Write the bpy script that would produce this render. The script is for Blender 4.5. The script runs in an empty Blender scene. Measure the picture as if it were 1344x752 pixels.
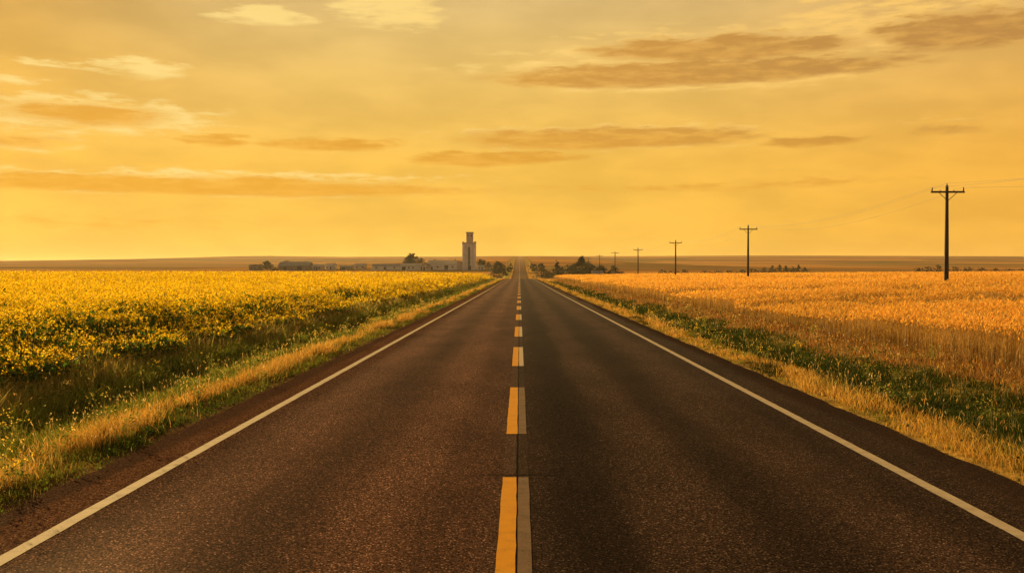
import bpy, bmesh, math, random
import numpy as np
from mathutils import Vector, Matrix, noise as mnoise

R = math.radians
rng = np.random.default_rng(11)
random.seed(11)
scene = bpy.context.scene
COL = scene.collection
F = 1307.0           # focal length in pixels of the 1344 px wide photograph (35 mm lens)
CAM_H = 1.87

# ------------------------------------------------------------------ tagging
def tag(o, label=None, cat=None, group=None, kind=None):
    if label: o['label'] = label
    if cat: o['category'] = cat
    if group: o['group'] = group
    if kind: o['kind'] = kind
    return o

def empty(name, loc, rz=0.0, label=None, cat=None, group=None):
    o = bpy.data.objects.new(name, None)
    COL.objects.link(o)
    o.location = loc
    o.rotation_euler = (0, 0, rz)
    o.empty_display_size = 0.3
    return tag(o, label, cat, group)

def obj_from_mesh(name, me, mat=None, parent=None):
    o = bpy.data.objects.new(name, me)
    COL.objects.link(o)
    if mat:
        me.materials.append(mat)
    if parent:
        o.parent = parent
    return o

# ------------------------------------------------------------------ terrain
def smooth(a, b, x):
    t = np.clip((x - a) / (b - a), 0, 1)
    return t * t * (3 - 2 * t)

LY = [-400, 0, 100, 180, 250, 275, 310, 400, 500, 600, 690, 770, 855, 1000, 1300, 2000, 3000, 3200, 4500, 8200]
LZ = [0.35, 0, -.06, .0, .08, .03, -.35, -1.25, -1.6, .5, 3.3, 5.9, 9.0, 13.4, 19.3, 32, 50, 53, 52, 40]
VY = [-400, 0, 255, 275, 330, 450, 600, 690, 800, 1000, 1500]
VZ = [0, 0, 0.05, -.1, -1.1, -.6, 1.6, 3.0, 4.3, 6.8, 12.5]
RX = [-6000, -1670, -1350, -850, -560, -200, 0, 190, 780, 1620, 2500, 6000]
RZ = [30, 33, 36, 53, 48.5, 50.5, 53, 54.5, 55, 53, 50, 44]

def road_z(y):
    return np.interp(y, LY, LZ)

def terrain(x, y):
    x = np.asarray(x, float); y = np.asarray(y, float)
    lz = road_z(y)
    ridge = np.interp(x * 3200 / np.maximum(y, 3200), RX, RZ)
    v = np.interp(y, VY, VZ)
    t = np.clip((y - 1500) / 1700, 0, 1)
    v = np.where(y > 1500, 12.5 + (ridge - 12.5) * (t ** 0.9), v)
    fall = np.clip((y - 3200) / 5000, 0, 1)
    v = v - 14 * fall
    ax = np.abs(x)
    w = smooth(25, 260, ax)
    near = smooth(620, 300, y)
    w = np.where(y < 620, w * (1 - near) + near * smooth(10, 40, ax), w)
    base = lz * (1 - w) + v * w
    rr = np.interp(x, [9.5, 20, 35, 63, 126, 250, 900], [0, .2, .4, .62, .95, 1.2, 1.5])
    rl = np.interp(-x, [8.7, 20, 42, 140, 260, 900], [0, .25, .45, .55, .7, .9])
    rise = np.where(x > 0, rr, rl) * smooth(330, 262, y)
    ds = 1 - 0.55 * smooth(250, 700, y)
    vr = np.interp(x, [4.0, 4.47, 5.0, 5.4, 6.3, 7.5, 8.4, 9.3], [-.07, -.05, -.02, -.07, -.36, -.40, -.16, 0])
    vl = np.interp(-x, [3.7, 4.05, 4.8, 5.5, 6.2, 6.7, 7.4, 8.2], [-.07, -.05, -.03, -.15, -.28, -.28, -.10, 0])
    verge = np.where(x > 0, vr, vl) * ds
    und = 0.05 * np.sin(x * .9 + 1.3 * np.sin(y * .21)) * np.sin(y * .33 + x * .2) * smooth(5.3, 6.2, ax) * smooth(400, 200, y)
    far_und = 2.2 * np.sin(x / 310 + y / 900) * np.sin(y / 420 - x / 800) * smooth(900, 1700, y) * smooth(30, 250, ax)
    return base + rise + verge + und + far_und

def tz(x, y):
    return float(terrain(np.array([x]), np.array([y]))[0])

# pixel column (of the 1344 px photograph) -> world x at a given distance
def px(u, d):
    return (u - 682.0) / F * d

# ------------------------------------------------------------------ materials
def new_mat(name):
    m = bpy.data.materials.new(name)
    m.use_nodes = True
    nt = m.node_tree
    nt.nodes.clear()
    out = nt.nodes.new('ShaderNodeOutputMaterial')
    return m, nt, out

class NT:
    """tiny helper for wiring nodes"""
    def __init__(s, nt): s.t = nt
    def n(s, typ, **kw):
        nd = s.t.nodes.new(typ)
        for k, v in kw.items(): setattr(nd, k, v)
        return nd
    def put(s, sock, v):
        if isinstance(v, bpy.types.NodeSocket): s.t.links.new(v, sock)
        else: sock.default_value = v
    def m(s, op, a, b=None, c=None, clamp=False):
        nd = s.n('ShaderNodeMath', operation=op); nd.use_clamp = clamp
        s.put(nd.inputs[0], a)
        if b is not None: s.put(nd.inputs[1], b)
        if c is not None: s.put(nd.inputs[2], c)
        return nd.outputs[0]
    def ss(s, x, a, b, lo=0.0, hi=1.0):
        nd = s.n('ShaderNodeMapRange', interpolation_type='SMOOTHSTEP')
        s.put(nd.inputs['Value'], x)
        nd.inputs['From Min'].default_value = a; nd.inputs['From Max'].default_value = b
        nd.inputs['To Min'].default_value = lo; nd.inputs['To Max'].default_value = hi
        return nd.outputs[0]
    def mix(s, f, a, b, mode='MIX'):
        nd = s.n('ShaderNodeMix', data_type='RGBA', blend_type=mode)
        s.put(nd.inputs[0], f)
        for i, v in ((6, a), (7, b)):
            if isinstance(v, tuple) and len(v) == 3: v = v + (1,)
            s.put(nd.inputs[i], v)
        return nd.outputs[2]
    def noise(s, vec, scale, detail=3.0, rough=.55, dist=0.0):
        nd = s.n('ShaderNodeTexNoise')
        if vec is not None: s.t.links.new(vec, nd.inputs['Vector'])
        nd.inputs['Scale'].default_value = scale; nd.inputs['Detail'].default_value = detail
        nd.inputs['Roughness'].default_value = rough; nd.inputs['Distortion'].default_value = dist
        return nd.outputs['Fac']
    def mapping(s, vec, scale=(1, 1, 1), loc=(0, 0, 0)):
        nd = s.n('ShaderNodeMapping')
        s.t.links.new(vec, nd.inputs['Vector'])
        nd.inputs['Scale'].default_value = scale; nd.inputs['Location'].default_value = loc
        return nd.outputs[0]

def simple_mat(name, col, rough=.7, var=.25, scale=3.0, metallic=0.0, bump=0.0):
    m, nt, out = new_mat(name); N = NT(nt)
    co = N.n('ShaderNodeTexCoord').outputs['Object']
    f = N.noise(co, scale, 4)
    f2 = N.noise(N.mapping(co, (1, 1, .15)), scale * 2.3, 3)
    k = N.m('ADD', N.m('MULTIPLY', f, .6), N.m('MULTIPLY', f2, .4))
    c = N.mix(N.ss(k, .3, .7), tuple(v * (1 - var) for v in col), tuple(min(1, v * (1 + var)) for v in col))
    b = N.n('ShaderNodeBsdfPrincipled')
    N.put(b.inputs['Base Color'], c)
    b.inputs['Roughness'].default_value = rough; b.inputs['Metallic'].default_value = metallic
    if bump:
        bp = N.n('ShaderNodeBump'); bp.inputs['Strength'].default_value = bump
        N.put(bp.inputs['Height'], f); nt.links.new(bp.outputs[0], b.inputs['Normal'])
    nt.links.new(b.outputs[0], out.inputs[0])
    return m

def leaf_mat(name, transl=.5, gloss=.04):
    """plant tissue: colour from the per-vertex tissue colour, lets low sun through"""
    m, nt, out = new_mat(name); N = NT(nt)
    a = N.n('ShaderNodeAttribute', attribute_name='tissue').outputs['Color']
    d = N.n('ShaderNodeBsdfDiffuse'); t = N.n('ShaderNodeBsdfTranslucent')
    N.put(d.inputs[0], a); N.put(t.inputs[0], a)
    mx = N.n('ShaderNodeMixShader'); mx.inputs[0].default_value = transl
    nt.links.new(d.outputs[0], mx.inputs[1]); nt.links.new(t.outputs[0], mx.inputs[2])
    g = N.n('ShaderNodeBsdfGlossy'); g.inputs['Roughness'].default_value = .45
    g.inputs['Color'].default_value = (1, 1, 1, 1)
    m2 = N.n('ShaderNodeMixShader'); m2.inputs[0].default_value = gloss
    nt.links.new(mx.outputs[0], m2.inputs[1]); nt.links.new(g.outputs[0], m2.inputs[2])
    nt.links.new(m2.outputs[0], out.inputs[0])
    return m

MAT_GRASS = leaf_mat('grass_tissue', .45, .008)
MAT_CROP = leaf_mat('crop_tissue', .5, .02)
MAT_LEAF = leaf_mat('tree_leaf', .3, .03)

def ground_material():
    m, nt, out = new_mat('earth'); N = NT(nt)
    pos = N.n('ShaderNodeNewGeometry').outputs['Position']
    sx = N.n('ShaderNodeSeparateXYZ'); nt.links.new(pos, sx.inputs[0])
    x, y = sx.outputs[0], sx.outputs[1]
    ax = N.m('ABSOLUTE', x)
    n1 = N.noise(pos, 1.3, 5); n2 = N.noise(pos, 9, 4); n3 = N.noise(pos, .12, 3)
    axw = N.m('ADD', ax, N.m('MULTIPLY', N.m('SUBTRACT', n1, .5), 1.2))
    soil = N.mix(N.ss(n2, .3, .7), (.10, .062, .03), (.19, .12, .06))
    green = N.mix(N.ss(n2, .3, .7), (.035, .05, .009), (.09, .10, .022))
    gold = N.mix(N.ss(n2, .3, .7), (.22, .14, .035), (.42, .27, .075))
    rust = N.mix(N.ss(n2, .3, .7), (.12, .09, .026), (.24, .16, .05))
    # zones across the verge: gravel lip, dry strip, green ditch bottom, rusty bank, crop soil
    c = N.mix(N.ss(axw, 4.3, 4.7), soil, gold)
    c = N.mix(N.m('MULTIPLY', N.ss(axw, 5.2, 5.9), N.ss(y, 420, 260)), c, green)
    c = N.mix(N.m('MULTIPLY', N.ss(axw, 7.4, 8.2), N.ss(y, 600, 300)), c, rust)
    c = N.mix(N.ss(axw, 8.8, 9.6), c, N.mix(N.ss(n1, .35, .65), (.17, .11, .035), (.30, .20, .06)))
    # land past the crop ends: strips of stubble, pasture and fallow
    mp = N.mapping(pos, (.0011, .0062, 0))
    s1 = N.noise(mp, 1.0, 3, .5)
    s2 = N.noise(N.mapping(pos, (.0028, .017, 0), (7, 3, 0)), 1.0, 2, .5)
    farc = N.mix(N.ss(s1, .40, .54), (.26, .115, .032), (.54, .27, .065))
    farc = N.mix(N.ss(s2, .54, .62), farc, (.16, .08, .03))
    farc = N.mix(N.ss(s2, .42, .34), farc, (.50, .26, .055))
    pv = N.n('ShaderNodeTexVoronoi'); pv.inputs['Scale'].default_value = 1.0
    nt.links.new(N.mapping(pos, (.0042, .0075, 0)), pv.inputs['Vector'])
    ps = N.n('ShaderNodeSeparateColor'); nt.links.new(pv.outputs['Color'], ps.inputs[0])
    farc = N.mix(N.m('MULTIPLY', N.ss(ps.outputs[0], .62, .66), .7), farc, (.10, .10, .03))
    farc = N.mix(N.m('MULTIPLY', N.ss(ps.outputs[1], .70, .74), .7), farc, (.21, .125, .055))
    farc = N.mix(.25, farc, N.mix(N.noise(pos, .05, 4), (.08, .04, .015), (.42, .22, .06)))
    offroad = N.ss(ax, 9.0, 14.0)
    c = N.mix(N.m('MULTIPLY', N.ss(y, 262, 285), offroad), c, farc)
    b = N.n('ShaderNodeBsdfDiffuse'); N.put(b.inputs[0], c)
    bp = N.n('ShaderNodeBump'); bp.inputs['Strength'].default_value = .5; bp.inputs['Distance'].default_value = .05
    N.put(bp.inputs['Height'], n2); nt.links.new(bp.outputs[0], b.inputs['Normal'])
    nt.links.new(b.outputs[0], out.inputs[0])
    return m

def asphalt_material():
    m, nt, out = new_mat('asphalt'); N = NT(nt)
    pos = N.n('ShaderNodeNewGeometry').outputs['Position']
    sx = N.n('ShaderNodeSeparateXYZ'); nt.links.new(pos, sx.inputs[0])
    x, y = sx.outputs[0], sx.outputs[1]
    v = N.n('ShaderNodeTexVoronoi'); v.inputs['Scale'].default_value = 80
    nt.links.new(pos, v.inputs['Vector'])
    sc = N.n('ShaderNodeSeparateColor'); nt.links.new(v.outputs['Color'], sc.inputs[0])
    fine = N.noise(pos, 150, 3, .7)
    mid = N.noise(pos, 22, 4, .65)
    big = N.noise(N.mapping(pos, (.9, .10, 1)), 1.1, 4, .55)
    patch = N.noise(N.mapping(pos, (1.0, .35, 1)), .8, 4, .6)
    stone = N.mix(N.ss(sc.outputs[0], .0, 1.0), (.016, .0094, .0072), (.098, .056, .042))
    stone = N.mix(N.ss(sc.outputs[1], .88, 1.0), stone, (.30, .20, .155))
    stone = N.mix(N.ss(v.outputs['Distance'], .48, .75), stone, (.006, .004, .004))
    stone = N.mix(N.m('MULTIPLY', N.ss(fine, .40, .62), .35), stone, (.022, .012, .009))
    # long wear bands: polished pale wheel tracks, dark oil strip beside the centre line
    xw = N.m('ADD', x, N.m('MULTIPLY', N.m('SUBTRACT', big, .5), .7))
    def band(c, w):
        return N.ss(N.m('ABSOLUTE', N.m('SUBTRACT', xw, c)), w, w * .25)
    tracks = N.m('MAXIMUM', N.m('MAXIMUM', band(-2.6, .55), band(-1.05, .5)), N.m('MAXIMUM', band(1.25, .5), band(2.75, .55)))
    oil = N.m('MAXIMUM', band(.55, .42), N.m('MAXIMUM', N.m('MULTIPLY', band(-1.8, .3), .5), N.m('MULTIPLY', band(1.95, .35), .6)))
    k = N.m('ADD', 1.0, N.m('MULTIPLY', tracks, .5))
    k = N.m('SUBTRACT', k, N.m('MULTIPLY', oil, .42))
    k = N.m('MULTIPLY', k, N.ss(patch, .25, .75, .74, 1.28))
    k = N.m('MULTIPLY', k, N.ss(mid, .2, .8, .72, 1.28))
    c = stone
    # low sun's sheen put into colour: paler and redder left of the joint, darker right
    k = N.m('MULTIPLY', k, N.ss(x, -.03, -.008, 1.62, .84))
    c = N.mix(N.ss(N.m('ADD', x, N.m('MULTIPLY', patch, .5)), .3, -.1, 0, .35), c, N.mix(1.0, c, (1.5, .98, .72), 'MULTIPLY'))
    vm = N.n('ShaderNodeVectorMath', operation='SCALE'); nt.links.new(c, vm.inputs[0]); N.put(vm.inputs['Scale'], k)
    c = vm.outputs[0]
    # reddish grit scattered along the left edge, grey lip at the outermost edge
    gn = N.noise(pos, 40, 3, .7)
    grit = N.m('MULTIPLY', N.ss(xw, -3.15, -3.6), N.ss(gn, .48, .62))
    c = N.mix(N.m('MULTIPLY', grit, .85), c, (.24, .115, .055))
    lip = N.m('MAXIMUM', N.ss(xw, -3.72, -3.88), N.ss(xw, 3.95, 4.3))
    c = N.mix(N.m('MULTIPLY', lip, .55), c, N.mix(N.ss(gn, .3, .7), (.026, .017, .014), (.055, .037, .030)))
    # ghost of old paint between the dashes
    gx = N.m('MAXIMUM', N.ss(N.m('ABSOLUTE', N.m('ADD', x, .088)), .067, .058), N.ss(N.m('ABSOLUTE', N.m('SUBTRACT', x, .034)), .05, .042))
    c = N.mix(N.m('MULTIPLY', N.m('MULTIPLY', gx, N.ss(gn, .4, .62)), .38), c, (.11, .075, .06))
    # construction joint crack and one transverse crack
    wob = N.m('MULTIPLY', N.m('SUBTRACT', N.noise(N.mapping(pos, (0, 1, 0)), 2.2, 4, .7), .5), .03)
    jx = N.m('ABSOLUTE', N.m('ADD', N.m('ADD', x, .019), wob))
    joint = N.ss(jx, .013, .005)
    wob2 = N.m('MULTIPLY', N.m('SUBTRACT', N.noise(N.mapping(pos, (1, 0, 0)), 3.0, 5, .75), .5), .45)
    ty = N.m('ABSOLUTE', N.m('ADD', N.m('SUBTRACT', y, 9.12), wob2))
    tc = N.m('MULTIPLY', N.ss(ty, .055, .015), N.m('MULTIPLY', N.ss(N.m('ABSOLUTE', N.m('SUBTRACT', x, .02)), .52, .2), N.ss(mid, .36, .5)))
    crack = N.m('MAXIMUM', joint, N.m('MULTIPLY', tc, .85))
    c = N.mix(crack, c, (.006, .005, .005))
    c = N.mix(N.ss(y, 12, 90, 0, .45), c, N.mix(1.0, N.mix(.4, c, (.06, .031, .02)), (1.9, 1.8, 1.7), 'MULTIPLY'))  # paler with distance: grazing sheen painted into the surface colour
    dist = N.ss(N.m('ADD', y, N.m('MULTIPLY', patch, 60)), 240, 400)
    c = N.mix(N.m('MULTIPLY', dist, .75), c, (.18, .09, .036))  # far asphalt tinted towards the hills, distance haze put into its colour
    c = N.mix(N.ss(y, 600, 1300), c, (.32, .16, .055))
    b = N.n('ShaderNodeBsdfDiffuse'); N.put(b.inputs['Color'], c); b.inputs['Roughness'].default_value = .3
    g = N.n('ShaderNodeBsdfGlossy'); g.inputs['Roughness'].default_value = .55; g.inputs['Color'].default_value = (1, 1, 1, 1)
    bp = N.n('ShaderNodeBump'); bp.inputs['Strength'].default_value = .6; bp.inputs['Distance'].default_value = .005
    N.put(bp.inputs['Height'], N.m('SUBTRACT', N.m('SUBTRACT', N.m('MULTIPLY', fine, .4), v.outputs['Distance']), N.m('MULTIPLY', crack, 2)))
    nt.links.new(bp.outputs[0], b.inputs['Normal'])
    ms = N.n('ShaderNodeMixShader'); lw = N.n('ShaderNodeLayerWeight'); lw.inputs['Blend'].default_value = .5
    N.put(ms.inputs[0], N.m('MULTIPLY', N.m('SUBTRACT', 1.0, N.m('MULTIPLY', N.m('MAXIMUM', lip, N.ss(xw, -2.7, -3.5)), .92)), N.m('ADD', .008, N.m('MULTIPLY', N.m('POWER', lw.outputs['Facing'], 14.0), .07))))
    nt.links.new(b.outputs[0], ms.inputs[1]); nt.links.new(g.outputs[0], ms.inputs[2])
    nt.links.new(ms.outputs[0], out.inputs[0])
    return m

def paint_material(name, col, worn, wear=.5):
    m, nt, out = new_mat(name); N = NT(nt)
    pos = N.n('ShaderNodeNewGeometry').outputs['Position']
    a = N.noise(pos, 75, 3, .7); b0 = N.noise(pos, 7, 4, .6); e = N.noise(pos, 190, 2, .6)
    k = N.m('ADD', N.m('MULTIPLY', a, .6), N.m('MULTIPLY', b0, .4))
    c = N.mix(N.ss(k, .56 - .1 * wear, .70 - .08 * wear), col, worn)
    c = N.mix(N.ss(b0, .3, .7, 0, .35), c, tuple(v * .7 for v in col))
    c = N.mix(N.ss(e, .60, .72, 0, .4), c, (.05, .04, .03))
    b = N.n('ShaderNodeBsdfPrincipled'); N.put(b.inputs['Base Color'], c)
    b.inputs['Roughness'].default_value = .85; b.inputs['Specular IOR Level'].default_value = .03
    bp = N.n('ShaderNodeBump'); bp.inputs['Strength'].default_value = .4; bp.inputs['Distance'].default_value = .004
    N.put(bp.inputs['Height'], a); nt.links.new(bp.outputs[0], b.inputs['Normal'])
    nt.links.new(b.outputs[0], out.inputs[0])
    return m

MAT_GROUND = ground_material()
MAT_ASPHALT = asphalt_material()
MAT_WHITE = paint_material('white_paint', (.42, .35, .28), (.19, .14, .10), .55)
MAT_YELLOW = paint_material('yellow_paint', (.56, .25, .009), (.28, .13, .02), .25)
MAT_FADED = paint_material('faded_paint', (.15, .095, .067), (.075, .05, .037), .9)
MAT_WOOD = simple_mat('weathered_wood', (.055, .036, .026), .85, .3, 6)
MAT_WIRE = simple_mat('wire', (.05, .04, .035), .6, .1, 2)
MAT_PORC = simple_mat('insulator_glaze', (.10, .07, .055), .35, .1, 8)
MAT_CONC = simple_mat('grey_concrete', (.66, .58, .50), .85, .16, .6)
MAT_CONC2 = simple_mat('brown_concrete', (.44, .32, .25), .85, .16, .6)
MAT_RECESS = simple_mat('dark_recess', (.06, .05, .045), .8, .2, 1)
MAT_WALLW = simple_mat('pale_siding', (.58, .51, .43), .7, .14, .5)
MAT_WALLT = simple_mat('tan_siding', (.48, .35, .24), .75, .15, .5)
MAT_WALLB = simple_mat('brown_siding', (.19, .125, .085), .8, .2, .5)
MAT_ROOFG = simple_mat('grey_metal_roof', (.28, .27, .27), .5, .15, .4)
MAT_ROOFP = simple_mat('pale_metal_roof', (.52, .47, .40), .5, .12, .4)
MAT_ROOFB = simple_mat('brown_roof', (.15, .09, .065), .8, .2, .4)
MAT_GLASS = simple_mat('dark_window', (.03, .03, .035), .15, .1, 2)
MAT_BARK = simple_mat('bark', (.06, .042, .03), .9, .3, 5)

# ------------------------------------------------------------------ mesh builders
def grid_mesh(name, xs, ys, zf, mat, kind='structure'):
    X, Y = np.meshgrid(xs, ys)
    Z = zf(X, Y)
    nv = X.size; nx = len(xs); ny = len(ys)
    me = bpy.data.meshes.new(name)
    co = np.stack([X, Y, Z], -1).reshape(-1, 3)
    i = np.arange(nx - 1); j = np.arange(ny - 1)
    I, J = np.meshgrid(i, j)
    a = (J * nx + I).ravel()
    q = np.stack([a, a + 1, a + 1 + nx, a + nx], 1)
    fill_mesh(me, co, q, None, None, smooth_shade=True)
    o = obj_from_mesh(name, me, mat)
    return tag(o, kind=kind)

def fill_mesh(me, co, quads, tris, cols, smooth_shade=False):
    nq = 0 if quads is None else len(quads); ntr = 0 if tris is None else len(tris)
    me.vertices.add(len(co)); me.vertices.foreach_set('co', np.asarray(co, np.float32).ravel())
    loops = []
    if nq: loops.append(np.asarray(quads, np.int32).ravel())
    if ntr: loops.append(np.asarray(tris, np.int32).ravel())
    lv = np.concatenate(loops)
    me.loops.add(len(lv)); me.loops.foreach_set('vertex_index', lv)
    me.polygons.add(nq + ntr)
    st = np.concatenate([np.arange(nq) * 4, nq * 4 + np.arange(ntr) * 3]).astype(np.int32)
    me.polygons.foreach_set('loop_start', st)
    if smooth_shade: me.polygons.foreach_set('use_smooth', np.ones(nq + ntr, bool))
    if cols is not None:
        at = me.attributes.new('tissue', 'FLOAT_COLOR', 'POINT')
        c4 = np.ones((len(co), 4), np.float32); c4[:, :3] = cols
        at.data.foreach_set('color', c4.ravel())
    me.update(calc_edges=True)
    me.validate()

class Plants:
    """collects a very large number of small leaf faces into one mesh"""
    def __init__(s): s.v = []; s.c = []; s.q = []; s.t = []; s.n = 0
    def add(s, V, C, Q=None, T=None):
        """V (N,k,3), C (N,3) or (N,k,3), Q list of quads on k, T list of tris on k"""
        N, k, _ = V.shape
        base = s.n + np.arange(N)[:, None] * k
        s.v.append(V.reshape(-1, 3))
        if C.ndim == 2: C = np.repeat(C[:, None, :], k, 1)
        s.c.append(C.reshape(-1, 3))
        for q in (Q or []): s.q.append(base + np.array(q)[None])
        for t in (T or []): s.t.append(base + np.array(t)[None])
        s.n += N * k
    def blades(s, P, H, W, az, bend, C, Ctip=None):
        """curved tapered blades: P root (N,3)"""
        N = len(P)
        d = np.stack([np.cos(az), np.sin(az), 0 * az], 1)
        sd = rng.uniform(0, 2 * np.pi, N)
        side = np.stack([np.cos(sd), np.sin(sd), 0 * sd], 1)
        up = np.array([0, 0, 1.0])
        def at(t): return P + up * (H * (t - .25 * bend * t * t))[:, None] + d * (H * bend * t * t)[:, None]
        w = (W * .5)[:, None] * side
        p1, p2 = at(.5), at(1.0)
        V = np.stack([P - w, P + w, p1 + w * .8, p1 - w * .8, p2], 1)
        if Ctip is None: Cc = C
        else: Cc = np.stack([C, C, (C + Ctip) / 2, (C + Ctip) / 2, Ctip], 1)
        s.add(V, Cc, [(0, 1, 2, 3)], [(3, 2, 4)])
        return p2
    def cards(s, P, SZ, C, flat=0.0, asp=1.0):
        """small leaf faces with random orientation; flat=1 -> nearly horizontal"""
        N = len(P)
        a = rng.normal(size=(N, 3)); a[:, 2] *= (1 - flat); a /= np.linalg.norm(a, axis=1)[:, None] + 1e-9
        b = rng.normal(size=(N, 3)); b[:, 2] *= (1 - flat)
        b -= a * (a * b).sum(1)[:, None]; b /= np.linalg.norm(b, axis=1)[:, None] + 1e-9
        a = a * (SZ * .5)[:, None]; b = b * (SZ * .5 * asp)[:, None]
        V = np.stack([P - a, P - .15 * a + b, P + a, P - .15 * a - b], 1)
        s.add(V, C, [(0, 1, 2, 3)])
    def heads(s, P, D, L, W, C):
        """ears / seed heads: two crossed long diamonds along unit D"""
        N = len(P)
        r = rng.normal(size=(N, 3)); r -= D * (r * D).sum(1)[:, None]; r /= np.linalg.norm(r, axis=1)[:, None] + 1e-9
        r2 = np.cross(D, r)
        for e in (r, r2):
            w = e * (W * .5)[:, None]; l = D * L[:, None]
            V = np.stack([P, P + l * .45 + w, P + l, P + l * .45 - w], 1)
            s.add(V, C, [(0, 1, 2, 3)])
    def build(s, name, mat, parent=None):
        me = bpy.data.meshes.new(name)
        fill_mesh(me, np.concatenate(s.v), np.concatenate(s.q) if s.q else None, np.concatenate(s.t) if s.t else None, np.concatenate(s.c))
        return obj_from_mesh(name, me, mat, parent)

def jit(col, n, var=.25, hue=.08):
    c = np.array(col)[None] * (1 + rng.uniform(-var, var, (n, 1))) * (1 + rng.uniform(-hue, hue, (n, 3)))
    return np.clip(c, .003, .95)

def vnoise(x, y, s, seed=0.0):
    """cheap smooth value noise, vectorised, 0..1"""
    x = x * s + seed * 17.3; y = y * s + seed * 9.1
    xi = np.floor(x); yi = np.floor(y); fx = x - xi; fy = y - yi
    fx = fx * fx * (3 - 2 * fx); fy = fy * fy * (3 - 2 * fy)
    def h(a, b):
        v = np.sin(a * 127.1 + b * 311.7 + seed) * 43758.5453
        return v - np.floor(v)
    return (h(xi, yi) * (1 - fx) + h(xi + 1, yi) * fx) * (1 - fy) + (h(xi, yi + 1) * (1 - fx) + h(xi + 1, yi + 1) * fx) * fy

def box(bm, c, s, rz=0.0, top=1.0):
    """box with centre of its base at c; top scales the upper face"""
    m = Matrix.Translation(c) @ Matrix.Rotation(rz, 4, 'Z')
    vs = []
    for z, k in ((0, 1), (s[2], top)):
        for sx, sy in ((-1, -1), (1, -1), (1, 1), (-1, 1)):
            vs.append(bm.verts.new(m @ Vector((sx * s[0] / 2 * k, sy * s[1] / 2 * k, z))))
    for f in ((3, 2, 1, 0), (4, 5, 6, 7), (0, 1, 5, 4), (1, 2, 6, 5), (2, 3, 7, 6), (3, 0, 4, 7)):
        bm.faces.new([vs[i] for i in f])

def tube(bm, pts, rad, seg=10, cap=True):
    rings = []
    n = len(pts)
    for i, p in enumerate(pts):
        p = Vector(p)
        a = Vector(pts[max(i - 1, 0)]); b = Vector(pts[min(i + 1, n - 1)])
        d = (b - a).normalized()
        u = d.cross(Vector((0, 0, 1)))
        if u.length < 1e-3: u = Vector((1, 0, 0))
        u.normalize(); w = d.cross(u)
        r = rad[i] if isinstance(rad, (list, tuple)) else rad
        rings.append([bm.verts.new(p + (u * math.cos(2 * math.pi * k / seg) + w * math.sin(2 * math.pi * k / seg)) * r) for k in range(seg)])
    for i in range(n - 1):
        for k in range(seg):
            f = bm.faces.new((rings[i][k], rings[i][(k + 1) % seg], rings[i + 1][(k + 1) % seg], rings[i + 1][k]))
            f.smooth = True
    if cap:
        bm.faces.new(rings[0][::-1]); bm.faces.new(rings[-1])

def part(name, bm, mat, parent=None, label=None):
    bmesh.ops.recalc_face_normals(bm, faces=bm.faces)
    me = bpy.data.meshes.new(name); bm.to_mesh(me); bm.free()
    o = obj_from_mesh(name, me, mat, parent)
    if label: o['label'] = label
    return o

# ------------------------------------------------------------------ ground, hills, road
def spaced(stops):
    out = []
    for a, b, st in stops:
        n = max(1, int(round((b - a) / st)))
        out += list(np.linspace(a, b, n, endpoint=False))
    out.append(stops[-1][1])
    return np.array(out)

half = spaced([(0, 3, 1.5), (3, 10, .2), (10, 30, 1.6), (30, 100, 7), (100, 400, 25), (400, 1200, 80), (1200, 6000, 400)])
XS = np.concatenate([-half[::-1], half[1:]])
YS_NEAR = spaced([(-300, -20, 70), (-20, 60, 1.0), (60, 300, 5), (300, 900, 12)])
YS_FAR = spaced([(900, 1500, 30), (1500, 3600, 60), (3600, 8200, 400)])
grid_mesh('ground', XS, YS_NEAR, terrain, MAT_GROUND)
grid_mesh('hills', XS, YS_FAR, terrain, MAT_GROUND)

def edge_wob(y, s):
    return .02 * np.sin(y * 1.9 + s) + .016 * np.sin(y * 4.7 + 2.1 * s) + .012 * np.sin(y * 11.3 + s)

YR = np.concatenate([YS_NEAR[YS_NEAR < -20], spaced([(-20, 60, .25), (60, 300, 5), (300, 900, 12)]), YS_FAR[1:]])
YR = YR[YR < 4600]
road_u = np.array([-1.03, -1.0, -.82, -.4, -.005, .4, .82, 1.0, 1.03])
verts = []; nu = len(road_u)
for y in YR:
    z0 = float(road_z(y))
    el = -4.05 + edge_wob(y, .7); er = 4.47 + edge_wob(y, 3.1)
    for u in road_u:
        x = u * (er if u > 0 else -el)
        zz = z0 + .012 - .03 * (abs(u) ** 1.6) if abs(u) <= 1 else z0 - .14
        verts.append((x, y, zz))
q = [(j * nu + i, j * nu + i + 1, (j + 1) * nu + i + 1, (j + 1) * nu + i) for j in range(len(YR) - 1) for i in range(nu - 1)]
me = bpy.data.meshes.new('road'); me.from_pydata(verts, [], q)
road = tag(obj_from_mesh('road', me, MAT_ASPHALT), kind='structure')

def surf(x, y):
    er = 4.47 + edge_wob(y, 3.1); el = 4.05 - edge_wob(y, .7)
    u = abs(x) / (er if x > 0 else el)
    us = [.005, .4, .82, 1.0]
    hs = [.012 - .03 * (k ** 1.6) for k in us]
    return float(road_z(y)) + float(np.interp(u, us, hs))

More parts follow.
